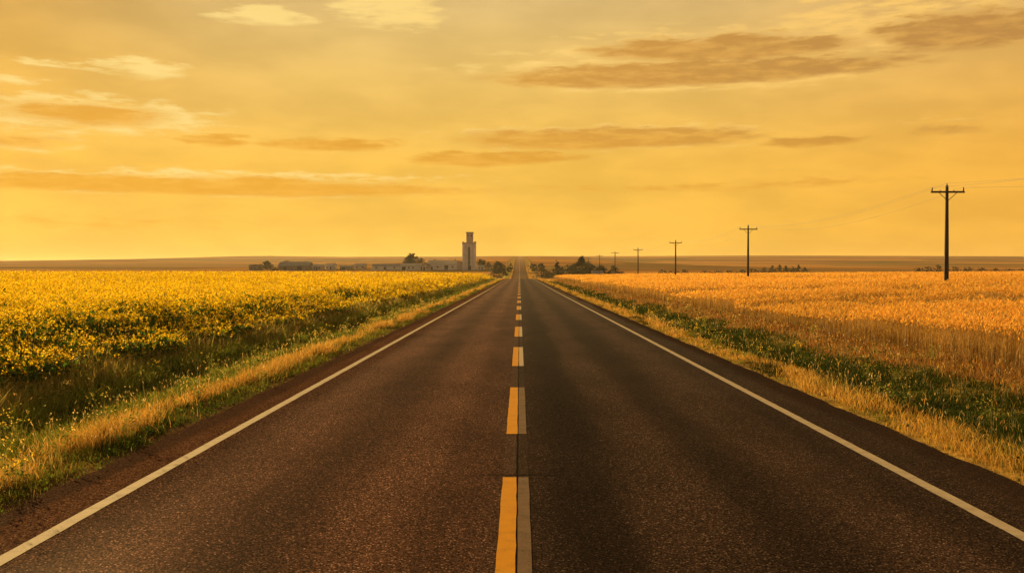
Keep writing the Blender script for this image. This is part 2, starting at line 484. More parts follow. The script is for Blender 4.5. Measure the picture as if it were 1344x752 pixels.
def strip(name, x0, x1, y0, y1, mat, lift=.003, rag=.003, parent=None):
    ys = [y for y in YR if y0 < y < y1]
    ys = [y0] + ys + [y1]
    vs = []
    for y in ys:
        far = 1 if y < 60 else 0
        vs.append((x0 + random.uniform(-rag, rag) * far, y, surf(x0, y) + lift))
        vs.append((x1 + random.uniform(-rag, rag) * far, y, surf(x1, y) + lift))
    fs = [(2 * i, 2 * i + 1, 2 * i + 3, 2 * i + 2) for i in range(len(ys) - 1)]
    me = bpy.data.meshes.new(name); me.from_pydata(vs, [], fs)
    return obj_from_mesh(name, me, mat, parent)

strip('edge_line', -3.45, -3.33, -18, 300, MAT_WHITE, parent=road)['label'] = 'white edge line on the left side of the road'
strip('edge_line', 3.53, 3.65, -18, 300, MAT_WHITE, parent=road)['label'] = 'white edge line on the right side of the road'
dashes = [(3.9, 9.02), (11.45, 16.1), (19.8, 24.8), (28.9, 34.2), (39.1, 44.2)]
yy = 50.0
while yy < 420:
    dashes.append((yy, yy + 5.2)); yy += 11.0
for k, (a, b) in enumerate(dashes):
    strip('yellow_dash', -.152, -.026, a, b, MAT_YELLOW, parent=road)
    strip('white_dash', -.013, .081, a + (0 if k else .0), b, MAT_FADED if k < 2 else MAT_WHITE, parent=road)
strip('centre_line', -.13, .08, 430, 1300, MAT_YELLOW, parent=road)

# ------------------------------------------------------------------ grass of the verges
def in_view(x, y, m=.60):
    return np.abs(x) < m * y + 3.0

def tramline(x, y, side):
    """wheel tracks where the crop is flattened"""
    g = np.zeros_like(x)
    if side > 0:
        for xc, w, y0, y1 in ((11.4, .36, 10, 30), (19.5, 1.1, 15, 54), (31, 1.5, 30, 90), (52, 1.8, 60, 150), (14.6, .4, 30, 60), (40, 1.2, 90, 170)):
            c = xc + .5 * np.sin(y * .06 + xc)
            g = np.maximum(g, (np.abs(x - c) < w) * (y > y0) * (y < y1))
    else:
        c = -14.5 + (y - 36) * .28
        g = np.maximum(g, (np.abs(x - c) < .9) * (y > 24) * (y < 55))
        for xc, w, y0, y1 in ((27, .5, 40, 90), (44, .7, 70, 140)):
            c = -xc + .6 * np.sin(y * .05)
            g = np.maximum(g, (np.abs(x - c) < w) * (y > y0) * (y < y1))
    return g > 0

GB = [(5.5, 12, 2600, 1.0), (12, 22, 1300, 1.5), (22, 45, 520, 2.4), (45, 90, 190, 4.0), (90, 180, 75, 7.0), (180, 290, 30, 11.0), (290, 760, 4, 24.0)]
GOLD = (.46, .265, .055); GREEN = (.125, .165, .022); DKGREEN = (.05, .095, .011); RUST = (.46, .28, .09); STRAW = (.60, .42, .17)

def grass(side):
    P = Plants()
    inner, outer = (4.40, 9.7) if side > 0 else (3.98, 8.7)
    for y0, y1, dens, wf in GB:
        n = int((outer - inner) * (y1 - y0) * dens)
        t = rng.uniform(inner, outer, n); y = rng.uniform(y0, y1, n); x = side * t
        o = (t - inner) / (outer - inner)                      # 0 asphalt .. 1 crop
        n1 = vnoise(x, y, .9, 1 + side); n2 = vnoise(x, y, .33, 4 + side); n3 = vnoise(x, y, 3.1, 7 + side)
        ow = o + (n2 - .5) * .16 + (n1 - .5) * .10
        keep = in_view(x, y, .62)
        edge = t - inner
        thin = np.clip((edge - .02 - .28 * n1 * n3) / .22, 0, 1)
        patch = .35 + .65 * smooth(.25, .6, n3 * .5 + n1 * .5)
        keep &= rng.random(n) < np.maximum(thin, .04) * patch
        t, y, x, o, ow, n1, n2, n3 = (a[keep] for a in (t, y, x, o, ow, n1, n2, n3)); n = len(t)
        if n == 0: continue
        lo = .04 if side > 0 else .10
        r = rng.random(n)
        gold_w = smooth(lo, lo + .07, ow) * smooth(.30, .20, ow + (.085 if side > 0 else 0))
        green_w = smooth(.20, .29, ow + (.085 if side > 0 else 0)) * smooth(.74, .64, ow) + .75 * smooth(lo + .06, lo - .02, ow)
        rust_w = smooth(.66, .78, ow)
        tot = gold_w + green_w + rust_w + .05
        pg = np.clip((gold_w + .03) / tot, 0, 1); pr = rust_w / tot
        kind = np.where(r < pg, 0, np.where(r < pg + pr, 2, 1))
        mixin = rng.random(n)
        kind = np.where((kind == 0) & (mixin < .16 + .35 * (n1 < .4)), 1, kind)
        kind = np.where((kind == 1) & (mixin < .13) & (o > .1), 2, kind)
        if side < 0: kind = np.where((kind == 2) & (mixin < .80 - .5 * smooth(.66, 1.0, ow)), 1, kind)
        else: kind = np.where((kind == 2) & (mixin < .10), 1, kind)
        
        C = np.where((kind == 0)[:, None], jit(GOLD, n, .32), np.where((kind == 2)[:, None], jit(RUST, n, .4), jit(GREEN, n, .42, .14)))
        C = np.where(((kind == 1) & ((n2 < .42) | ((side > 0) & (o > .17))))[:, None], jit(DKGREEN, n, .35) * (np.array([.46, .38, .4]) if side > 0 else 1.0), C)  # right ditch: dark green deepened further, its shade put into the blade colour
        C = np.where(((y > 230) & (kind == 1))[:, None], jit(GOLD, n, .3), C)
        H = np.where(kind == 0, rng.uniform(.07, .22, n), np.where(kind == 2, rng.uniform(.08, .24, n), rng.uniform(.04, .15, n)))
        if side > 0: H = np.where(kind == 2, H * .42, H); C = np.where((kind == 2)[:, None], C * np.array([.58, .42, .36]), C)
        if side < 0:
            H = np.where((kind == 2) | (ow > .62), H * 1.75, H)
            C = np.where(((kind == 2) & (o > .3))[:, None], jit((.44, .35, .09), n, .4), C)  # left bank grass made paler, light added in colour to offset canola shade
            C = np.where(((kind == 1) & (o > .45))[:, None], jit((.24, .27, .04), n, .4), C)
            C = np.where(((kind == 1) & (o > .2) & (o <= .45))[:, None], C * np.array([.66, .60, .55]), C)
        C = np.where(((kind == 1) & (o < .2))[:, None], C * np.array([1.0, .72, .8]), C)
        H *= .55 + .9 * n1
        H *= np.clip(.35 + (t - inner) * .9, .3, 1.0)
        if side < 0: H *= 1.12
        W = rng.uniform(.0035, .0075, n) * wf
        W = np.where(kind == 1, W * 1.35, W)
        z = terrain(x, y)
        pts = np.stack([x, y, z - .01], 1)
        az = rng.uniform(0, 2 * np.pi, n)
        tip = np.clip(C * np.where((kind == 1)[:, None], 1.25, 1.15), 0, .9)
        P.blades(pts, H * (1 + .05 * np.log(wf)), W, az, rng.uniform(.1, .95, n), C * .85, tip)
        # seed stalks standing proud of the sward
        k = (rng.random(n) < np.where(kind == 1, .006 if side < 0 else .0025, .022) * (1 if wf < 8 else .6)) & (o > .06)
        m = int(k.sum())
        if m:
            hh = H[k] * rng.uniform(1.2, 1.9, m) + .05
            c2 = jit(STRAW, m, .25)
            a2 = rng.uniform(0, 2 * np.pi, m); bd = rng.uniform(.05, .35, m)
            tipp = P.blades(pts[k], hh, np.full(m, .0028) * wf, a2, bd, c2 * .8)
            dr = np.stack([np.cos(a2) * .5, np.sin(a2) * .5, np.full(m, .85)], 1); dr /= np.linalg.norm(dr, axis=1)[:, None]
            P.heads(tipp - dr * .02, dr, rng.uniform(.03, .07, m) * (1 + .05 * wf), rng.uniform(.006, .011, m) * wf, c2)
        # broad leaves of low weeds in the ditch and along the asphalt
        k = (rng.random(n) < np.where(kind == 1, .08 if side < 0 else .007, .012 if side < 0 else .003)); m = int(k.sum())
        if m:
            pp = pts[k] + np.stack([rng.normal(0, .03, m), rng.normal(0, .03, m), H[k] * rng.uniform(.2, .8, m)], 1)
            P.cards(pp, rng.uniform(.02, .055, m) * (1 + .45 * (wf - 1)), jit((.10, .17, .022) if side < 0 else (.024, .036, .006), m, .4), .35, .6)  # right-hand leaves carry the same painted ditch shade
    # weeds with small flower heads scattered on both banks
    nw = 110 if side < 0 else 45
    for i in range(nw):
        yw = 8 + 60 * random.random() ** 1.6; tw = random.uniform(inner + .3, outer - .4); xw = side * tw
        if abs(xw) > .62 * yw + 2: continue
        zw = tz(xw, yw); hw = random.uniform(.22, .55); m = random.randint(6, 13)
        base = np.array([[xw, yw, zw]]) + np.concatenate([rng.normal(0, .03, (m, 2)), np.zeros((m, 1))], 1)
        wf = max(1.0, yw / 14)
        cc = jit((.20, .19, .04), m, .3)
        tp = P.blades(base, hw * rng.uniform(.6, 1.1, m), np.full(m, .005 * wf), rng.uniform(0, 6.28, m), rng.uniform(.1, .6, m), cc)
        P.cards(np.repeat(tp, 3, 0) + rng.normal(0, .012 * wf, (m * 3, 3)), np.full(m * 3, .018 * wf ** .7), jit(random.choice([(.75, .50, .05), (.62, .45, .15), (.30, .28, .05)]), m * 3, .2))
        lf = base[np.arange(m * 3) % m] + np.stack([rng.normal(0, .05, m * 3), rng.normal(0, .05, m * 3), rng.uniform(.05, hw * .7, m * 3)], 1)
        P.cards(lf, np.full(m * 3, .05), jit((.13, .15, .03), m * 3, .3), .3, .5)
    o = P.build('roadside_grass', MAT_GRASS)
    return tag(o, 'dry golden and green grass on the left verge and ditch of the road' if side < 0 else 'dry golden and green grass on the right verge and ditch of the road', 'grass', kind='stuff')

grass(-1); grass(1)

# ------------------------------------------------------------------ the two crops
def wheat():
    P = Plants()
    bands = [(14, 30, 340, 1.0), (30, 50, 160, 1.55), (50, 90, 56, 2.6), (90, 150, 18, 4.4), (150, 272, 6.5, 8.0)]
    for y0, y1, dens, wf in bands:
        xm = .60 * y1 + 8
        n = int((xm - 8.9) * (y1 - y0) * dens)
        x = rng.uniform(8.9, xm, n); y = rng.uniform(y0, y1, n)
        n1 = vnoise(x, y, .45, 21); n2 = vnoise(x, y, .11, 22); n3 = vnoise(x, y * .35, .9, 23); n4 = vnoise(x, y, 2.2, 24)
        edge = x - 9.25 - .5 * (n1 - .5) - .25 * (n4 - .5)
        keep = in_view(x, y, .60) & (edge > 0) & ~tramline(x, y, 1)
        keep &= rng.random(n) < np.clip(.4 + edge * 2.5, 0, 1) * (.45 + .55 * smooth(.25, .55, n3 * .6 + n4 * .4))
        if y1 <= 90: keep &= rng.random(n) < .25 + .75 * smooth(.35, .6, vnoise(x, y, 5.5, 44) * .6 + vnoise(x, y, 2.6, 45) * .4)
        x, y, n1, n2, n3, n4, edge = (a[keep] for a in (x, y, n1, n2, n3, n4, edge)); n = len(x)
        H = (.74 + .14 * smooth(.0, 1.8, edge)) * (1 - .36 * smooth(.42, .26, vnoise(x * .35, y, .16, 61) * .8 + vnoise(x * .3, y, .7, 62) * .2)) * (1 + rng.normal(0, .085, n)) * (.92 + .16 * n2) * (.93 + .14 * n3)
        z = terrain(x, y); p = np.stack([x, y, z], 1)
        az = rng.normal(.6, 1.3, n); bend = rng.uniform(.03, .22, n)
        ripe = (.80 + .35 * n2)[:, None]
        C = jit((.44, .255, .06), n, .3) * ripe
        Ch = jit((.75, .425, .085), n, .30) * ripe
        tip = P.blades(p, H, rng.uniform(.005, .008, n) * wf * .9, az, bend, C * np.array([.30, .25, .23]), C)  # stalk feet browned and darkened, shade inside the stand painted in
        dr = np.stack([np.cos(az) * rng.uniform(.1, .9, n), np.sin(az) * rng.uniform(.1, .9, n), rng.uniform(.25, 1, n)], 1)
        dr /= np.linalg.norm(dr, axis=1)[:, None]
        hl = rng.uniform(.075, .11, n) * (1 + .12 * (wf - 1))
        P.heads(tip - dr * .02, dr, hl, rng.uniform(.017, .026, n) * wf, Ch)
        if wf < 3:
            m = n
            for _ in range(2):                                     # awns
                d2 = dr + rng.normal(0, .22, (m, 3)); d2 /= np.linalg.norm(d2, axis=1)[:, None]
                s = rng.normal(0, 1, (m, 3)); s /= np.linalg.norm(s, axis=1)[:, None]
                b0 = tip + dr * (hl * rng.uniform(.3, .8, m))[:, None]; w = s * .0016 * wf
                P.add(np.stack([b0 - w, b0 + w, b0 + d2 * .09], 1), Ch, None, [(0, 1, 2)])
            k = rng.random(n) < .7; m = int(k.sum())                # dry flag leaves
            lp = p[k].copy(); lp[:, 2] += H[k] * rng.uniform(.25, .7, m)
            P.blades(lp, rng.uniform(.10, .2, m), rng.uniform(.006, .011, m) * wf, rng.uniform(0, 6.28, m), rng.uniform(.6, 1.6, m), C[k] * .8)
        k = (rng.random(n) < .10) & (edge < 1.0); m = int(k.sum())      # green weeds at the foot of the crop
        if m:
            lp = p[k].copy(); lp[:, 2] += H[k] * rng.uniform(.05, .5, m)
            P.cards(lp, rng.uniform(.03, .07, m) * wf ** .7, jit((.10, .10, .022), m, .4), .2, .6)
    return tag(P.build('wheat_field', MAT_CROP), 'ripe golden wheat crop filling the field right of the road', 'wheat', kind='stuff')

def canola():
    P = Plants()
    #        y0  y1   plants leaves racemes petals psize spread
    bands = [(12, 28, 24, 24, 6, 8, .026, .034), (28, 50, 17, 15, 6, 6, .036, .045), (50, 90, 9, 8, 5, 5, .060, .075), (90, 150, 4.0, 4, 5, 4, .095, .13), (150, 275, 1.9, 3, 6, 4, .15, .24)]
    for y0, y1, dens, nl, nr, npet, ps, spread in bands:
        xm = .62 * y1 + 8
        n = int((xm - 7.4) * (y1 - y0) * dens)
        x = -rng.uniform(7.4, xm, n); y = rng.uniform(y0, y1, n)
        n1 = vnoise(x, y, .5, 31); n2 = vnoise(x, y, .12, 32); n3 = vnoise(x, y, 1.4, 33); n4 = vnoise(x * .5, y * .25, .5, 34)
        edge = -x - 7.75 - .6 * (n1 - .5)
        keep = in_view(x, y, .63) & (edge > 0) & ~tramline(x, y, -1)
        keep &= rng.random(n) < (.22 + .78 * smooth(.28, .52, n3 * .65 + n4 * .35))
        x, y, n1, n2, n3, n4, edge = (a[keep] for a in (x, y, n1, n2, n3, n4, edge)); n = len(x)
        H = (.44 + .58 * smooth(0, 2.6, edge)) * (1 + rng.normal(0, .07, n)) * (.9 + .2 * n3) * (.95 + .1 * n4)
        p = np.stack([x, y, terrain(x, y)], 1)
        wf = ps / .026
        tip = P.blades(p, H * .9, np.full(n, .010) * wf ** .6, rng.uniform(0, 6.28, n), rng.uniform(0, .25, n), jit((.10, .12, .025), n, .25))
        # leaves and pods below the bloom
        i = np.repeat(np.arange(n), nl); m = len(i)
        h = H[i] * np.sqrt(rng.uniform(.03, .80, m))
        lp = p[i] + np.stack([rng.normal(0, .13, m), rng.normal(0, .13, m), h], 1)
        P.cards(lp, rng.uniform(.05, .13, m) * wf ** .55, jit((.065, .12, .016), m, .45), .2, .5)
        # flowering tops: each stem ends in a loose raceme of yellow petals
        i = np.repeat(np.arange(n), nr); m = len(i)
        low = rng.random(m) ** 2.2
        lowk = np.where(edge[i] < 1.6, .62, .26)
        rt = p[i] + np.stack([rng.normal(0, .13 + spread * .8, m), rng.normal(0, .13 + spread * .8, m), H[i] * (1.03 - lowk * low)], 1)
        j = np.repeat(np.arange(m), npet); mm = len(j)
        pp = rt[j] + rng.normal(0, 1, (mm, 3)) * np.array([spread * .55, spread * .55, spread * .6])
        ripe = (.85 + .25 * n2)[i][j][:, None]
        P.cards(pp, rng.uniform(.7, 1.3, mm) * ps * 1.15, np.where((rng.random(mm) < np.clip(.05 + .05 * wf, 0, .27))[:, None], jit((.30, .17, .02), mm, .3), jit((.74, .50, .012), mm, .28, .10)) * ripe, .25, .9)
    return tag(P.build('canola_field', MAT_CROP), 'flowering yellow canola crop filling the field left of the road', 'canola', kind='stuff')

wheat(); canola()

# ------------------------------------------------------------------ utility poles and wires
POLE_X, POLE_S, POLE_Y0 = 29.6, 60.0, 69.3
POLE_H = 7.85        # top above the road level
WIRE_OFF = (-1.05, -.52, 1.05)

def make_pole(x, y, lbl, detail=True):
    g = tz(x, y)
    e = empty('utility_pole', (x, y, g), 0, lbl, 'utility pole', 'utility poles along the road')
    ztop = POLE_H + (CAM_H - 1.87) - g
    if y > 300: ztop += .35
    bm = bmesh.new()
    tube(bm, [(0, 0, -.4), (0, 0, ztop * .5), (0, 0, ztop)], [.165, .14, .10], 12)
    part('pole', bm, MAT_WOOD, e)
    bm = bmesh.new(); box(bm, (0, -.13, ztop - .52), (2.32, .10, .125)); part('crossarm', bm, MAT_WOOD, e)
    for s in (-1, 1):
        bm = bmesh.new(); tube(bm, [(s * .62, -.16, ztop - .50), (s * .06, -.15, ztop - 1.02)], .022, 6); part('brace', bm, MAT_WOOD, e)
    for ox in (-1.08, 1.08, -.52, .42):
        big = abs(ox) > 1
        bm = bmesh.new(); zz = ztop - .395
        hh = .25 if big else .11; rr = .055 if big else .032
        tube(bm, [(ox, -.13, zz - .03), (ox, -.13, zz + hh * .3), (ox, -.13, zz + hh * .35), (ox, -.13, zz + hh * .7), (ox, -.13, zz + hh)], [rr * .7, rr * .7, rr, rr, rr * .6], 8)
        part('insulator', bm, MAT_PORC, e)
    bm = bmesh.new(); tube(bm, [(0, 0, ztop - .01), (0, 0, ztop + .09), (0, 0, ztop + .16)], [.04, .05, .02], 8); part('insulator', bm, MAT_PORC, e)
    return e, g + ztop

labels = ['nearest and tallest dark wooden utility pole, standing in the wheat at the right',
          'second nearest wooden utility pole, standing in the middle of the wheat field',
          'third nearest wooden utility pole at the far edge of the wheat',
          'fourth nearest wooden utility pole, a thin post near the end of the wheat',
          'fifth utility pole, partly behind the small tree by the brown shed',
          'sixth and more distant utility pole rising behind the small round tree',
          'most distant utility pole, a tiny post beside the broad tree']
tops = []
for k, lb in enumerate(labels):
    y = POLE_Y0 + POLE_S * k
    e, zt = make_pole(POLE_X, y, lb)
    tops.append((POLE_X, y, zt))
pts_all = [(POLE_X, POLE_Y0 - POLE_S, tops[0][2])] + tops
wl = ['left outer power wire strung between the utility poles', 'inner power wire strung between the utility poles', 'right outer power wire strung between the utility poles']
for w, lb in zip((-1.08, 0.0, 1.08), wl):
    bm = bmesh.new(); path = []
    dz = -.13 if w else .17
    for a, b in zip(pts_all[:-1], pts_all[1:]):
        for s in range(24):
            t = s / 24
            path.append((a[0] + w, a[1] + (b[1] - a[1]) * t - (.13 if w else 0), a[2] + (b[2] - a[2]) * t + dz - 4 * (1.15 + .2 * w) * t * (1 - t)))
    path.append((pts_all[-1][0] + w, pts_all[-1][1], pts_all[-1][2] + dz))
    tube(bm, path, .009, 5)
    tag(part('power_wire', bm, MAT_WIRE), lb, 'wire', 'wires between the utility poles')

# fence posts at the far end of the wheat
for u, d, lb, h in ((819, 268, 'leftmost of the three short fence posts at the far end of the wheat', 1.35), (834, 270, 'middle of the three short fence posts at the far end of the wheat', 1.35), (849, 262, 'rightmost of the three short fence posts at the far end of the wheat', 1.25), (760, 205, 'lone short wooden post at the roadside corner of the wheat', .95)):
    x = px(u, d); z = tz(x, d)
    bm = bmesh.new(); tube(bm, [(0, 0, -.2), (0, 0, h * .9), (.01, 0, h)], [.16, .14, .09], 8)
    bmesh.ops.rotate(bm, verts=bm.verts, cent=(0, 0, 0), matrix=Matrix.Rotation(R(random.uniform(-4, 4)), 3, 'Y'))
    o = part('fence_post', bm, MAT_WOOD); o.location = (x, d, z)
    tag(o, lb, 'fence post', 'short wooden posts by the wheat')

# ------------------------------------------------------------------ trees
def make_tree(name, u, d, w, h, lbl, cat='tree', group=None, shape='round', col=(.042, .038, .012), seed=0, dens=1.0, x=None, sink=0.0):
    """w, h in metres; u = where it stands (as a bearing) or x directly"""
    global rng
    rs = random.Random(seed * 7 + 3)
    if x is None: x = px(u, d)
    g = tz(x, d) - sink
    e = empty(name, (x, d, g), 0, lbl, cat, group)
    bush = shape == 'bush'
    th = h * (.30 if not bush else .12)
    bm = bmesh.new()
    r0 = max(.08, h * .028)
    tube(bm, [(0, 0, -.3), (rs.uniform(-.1, .1), rs.uniform(-.1, .1), th), (rs.uniform(-.3, .3), rs.uniform(-.3, .3), h * .72)], [r0, r0 * .75, r0 * .2], 8)
    for i in range(7):
        a = rs.uniform(0, 6.28); zz = th * rs.uniform(.6, 1.7); ln = w * rs.uniform(.22, .42)
        p0 = Vector((0, 0, zz)); p1 = p0 + Vector((math.cos(a) * ln * .55, math.sin(a) * ln * .55, h * .10)); p2 = p0 + Vector((math.cos(a) * ln, math.sin(a) * ln, h * .28))
        tube(bm, [p0, p1, p2], [r0 * .45, r0 * .28, r0 * .08], 5)
    part('trunk', bm, MAT_BARK, e)
    P = Plants()
    nc = int(52 * dens)
    cl = []
    while len(cl) < nc:
        a = rs.uniform(0, 6.28); rr = math.sqrt(rs.random()); v = rs.random()
        if shape == 'round': prof = math.sin(math.pi * min(1, .18 + .82 * v) ** .9) ** .55
        elif shape == 'cone': prof = (1 - v) ** .7 * .95 + .06
        elif shape == 'peaked': prof = (math.sin(math.pi * (.22 + .5 * min(1, v / .62))) if v < .62 else .04 + .55 * (1 - (v - .62) / .38) ** 1.3)
        else: prof = (1 - v ** 2.2) ** .6
        lob = (1 + .25 * math.sin(3 * a + seed) + .18 * math.sin(5 * a + 2.1 * seed)) * rs.uniform(.75, 1.22)
        cx = math.cos(a) * rr * prof * w * .5 * lob; cy = math.sin(a) * rr * prof * w * .5 * lob
        z0 = h * (.16 if not bush else .02)
        cl.append((cx, cy, z0 + (h - z0) * v * rs.uniform(.82, 1.1)))
    cl = np.array(cl); per = int(70 * (1 if w < 8 else 1.5))
    i = np.repeat(np.arange(nc), per); m = len(i)
    cr = np.array([rs.uniform(.06, .13) for _ in range(nc)]) * min(w, h * 1.2) * (1.15 - .65 * np.clip(cl[:, 2] / h, 0, 1) ** 2)
    off = rng.normal(0, .55, (m, 3)) * cr[i][:, None]; off[:, 2] *= .75
    pp = cl[i] + off
    pp[:, 2] = np.maximum(pp[:, 2], .05)
    ct = np.array([rs.uniform(.7, 1.35) for _ in range(nc)])
    P.cards(pp, rng.uniform(.16, .36, m) * (.6 + h / 14), jit(col, m, .3, .1) * ct[i][:, None], .1, .8)
    P.build('crown', MAT_LEAF, e)
    return e

T_R = 'trees in the clump right of the road'
make_tree('tree', 764, 470, 14.0, 10.4, 'broad tall tree with a peaked crown, largest in the clump right of the road', seed=1, shape='peaked', dens=2.0, sink=.6)
make_tree('tree', 752, 480, 8.0, 7.0, 'leafy tree merging with the left flank of the broad peaked tree', seed=2, shape='round', sink=.4)
make_tree('tree', 777, 492, 6.4, 6.6, 'smaller tree merging with the right flank of the broad peaked tree', seed=22, shape='round', sink=.4)
make_tree('tree', 731, 500, 6.2, 9.2, 'slim pointed tree between the low scrub and the broad peaked tree', seed=3, shape='cone', sink=.4)
make_tree('tree', 737, 505, 5.4, 6.2, 'short tree at the right foot of the slim pointed tree', seed=4, sink=.4)
make_tree('shrub', 714, 520, 8.0, 4.3, 'low dark scrub left of the slim pointed tree', 'shrub', seed=5, shape='bush')
make_tree('shrub', 722, 510, 6.0, 3.9, 'low dark scrub at the left foot of the slim pointed tree', 'shrub', seed=6, shape='bush')
make_tree('tree', 790, 470, 6.4, 6.0, 'small dark round tree right of the grey house', seed=7, sink=.3)
make_tree('tree', 806, 462, 6.0, 5.8, 'small dark tree with the brown shed at its foot', seed=8, shape='round', sink=.3)
make_tree('tree', 701, 640, 4.6, 5.2, 'small tree close to the right edge of the distant road', seed=9, x=9.6)
make_tree('tree', 708, 620, 5.8, 6.4, 'bushy tree second from the distant road on its right side', seed=10, x=13.6)
make_tree('tree', 745, 495, 6.5, 5.4, 'low round tree between the slim pointed tree and the broad peaked tree', seed=24, sink=.3)
make_tree('shrub', 798, 466, 5.0, 3.0, 'low shrub between the two small dark trees by the brown shed', 'shrub', seed=25, shape='bush')
make_tree('tree', 572, 722, 8.0, 6.4, 'dark tree rising behind the left end of the large warehouse', seed=26)
make_tree('tree', 641, 690, 5.4, 5.2, 'small tree between the tiny white cottage and the large round dark tree', seed=27)
make_tree('tree', 697, 700, 3.6, 4.6, 'tiny far tree beside the right side of the climbing road', seed=23, x=8.6)
# left of the road
make_tree('tree', 653, 600, 9.4, 7.8, 'large round dark tree between the road and the grain elevator', seed=11, dens=2.6, sink=.5)
make_tree('tree', 632, 705, 7.6, 7.4, 'dark tree standing just right of the grain elevator', seed=12, dens=2.0)
make_tree('tree', 540, 715, 11.5, 10.6, 'tall round tree behind the long low sheds, left of the elevator', seed=13, dens=2.8)
make_tree('tree', 552, 720, 7.0, 7.6, 'smaller round tree right of the tall round tree behind the sheds', seed=14)
make_tree('tree', 597, 716, 6.0, 6.6, 'dark tree squeezed between the warehouse and the elevator', seed=15)
make_tree('tree', 350, 690, 7.4, 6.2, 'round dark tree between the brown house and the big grey barn', seed=16, dens=2.6)
make_tree('shrub', 341, 685, 5.4, 2.8, 'low bush at the right side of the brown house', 'shrub', seed=17, shape='bush')
make_tree('shrub', 362, 682, 7.0, 2.6, 'low bush at the left end of the big grey barn', 'shrub', seed=18, shape='bush')
for k, (u, d, w, h, lb) in enumerate((
        (662, 560, 6.0, 2.7, 'low roadside shrub in front of the large round dark tree'),
        (668, 640, 4.4, 3.6, 'shrub at the left roadside beyond the large round dark tree'),
        (670.5, 700, 4.0, 4.6, 'upright shrub at the left roadside where the road climbs'),
        (644, 530, 7.5, 1.9, 'low spreading shrub at the end of the canola field'),
        (655, 500, 5.0, 1.6, 'small low shrub nearest the road at the end of the canola'))):
    make_tree('shrub', u, d, w, h, lb, 'shrub', seed=30 + k, shape='bush')
# dark hedge trees far behind the wheat
hedge_r = [(870, 590, 9, 2.6), (884, 600, 9, 2.4), (898, 610, 8, 2.2), (925, 600, 9, 1.9), (942, 600, 8, 2.0), (960, 590, 9, 2.4), (973, 600, 6, 2.6), (988, 600, 8, 3.0), (1002, 590, 6, 3.4), (1013, 600, 6, 4.6), (1022, 590, 5, 5.2), (1031, 600, 5, 4.4), (1039, 590, 5, 4.0), (1047, 600, 5, 4.9), (1056, 596, 5, 3.4)]
for k, (u, d, w, h) in enumerate(hedge_r):
    tall = h > 3.9
    lb = ('pointed dark tree at the right end of the tree row behind the wheat' if tall else 'low dark shrub of the tree row behind the wheat, left of its pointed trees') if u < 1054 else 'last low shrub, ending the tree row behind the wheat on the right'
    make_tree('tree' if tall else 'shrub', u, d, w, h, lb, 'tree' if tall else 'shrub', 'tree row behind the middle of the wheat', 'cone' if tall else 'bush', seed=50 + k, dens=.7)
for k, (u, d, w, h) in enumerate(((1204, 620, 6, 3.0), (1216, 615, 6, 3.6), (1229, 620, 7, 4.4), (1252, 610, 7, 3.4), (1268, 620, 9, 3.0), (1286, 620, 9, 2.6), (1304, 625, 8, 2.2), (1322, 620, 9, 2.0), (1340, 625, 9, 2.0))):
    lb = 'low dark shrub on the skyline of the wheat, left of the nearest pole' if u < 1240 else 'low dark shrub on the skyline of the wheat, right of the nearest pole'
    make_tree('shrub', u, d, w, h, lb, 'shrub', 'shrubs behind the wheat at the nearest pole', 'bush', seed=80 + k, dens=.7)

# ------------------------------------------------------------------ the town
def gable_roof(bm, w, dp, z, rise, over=.4, th=.18, along='x'):
    """solid gable roof; ridge along x (width) or y (depth)"""
    W = w / 2 + over; D = dp / 2 + over
    if along == 'x': prof = [(-D, z - .12), (0, z + rise), (D, z - .12)]
    else: prof = [(-W, z - .12), (0, z + rise), (W, z - .12)]
    ends = (-W, W) if along == 'x' else (-D, D)
    rings = []
    for e_ in ends:
        up = []
        for a, b in prof: up.append(bm.verts.new((e_, a, b + th) if along == 'x' else (a, e_, b + th)))
        for a, b in prof[::-1]: up.append(bm.verts.new((e_, a, b) if along == 'x' else (a, e_, b)))
        rings.append(up)
    n = len(rings[0])
    for i in range(n): bm.faces.new((rings[0][i], rings[0][(i + 1) % n], rings[1][(i + 1) % n], rings[1][i]))
    bm.faces.new(rings[0][::-1]); bm.faces.new(rings[1])

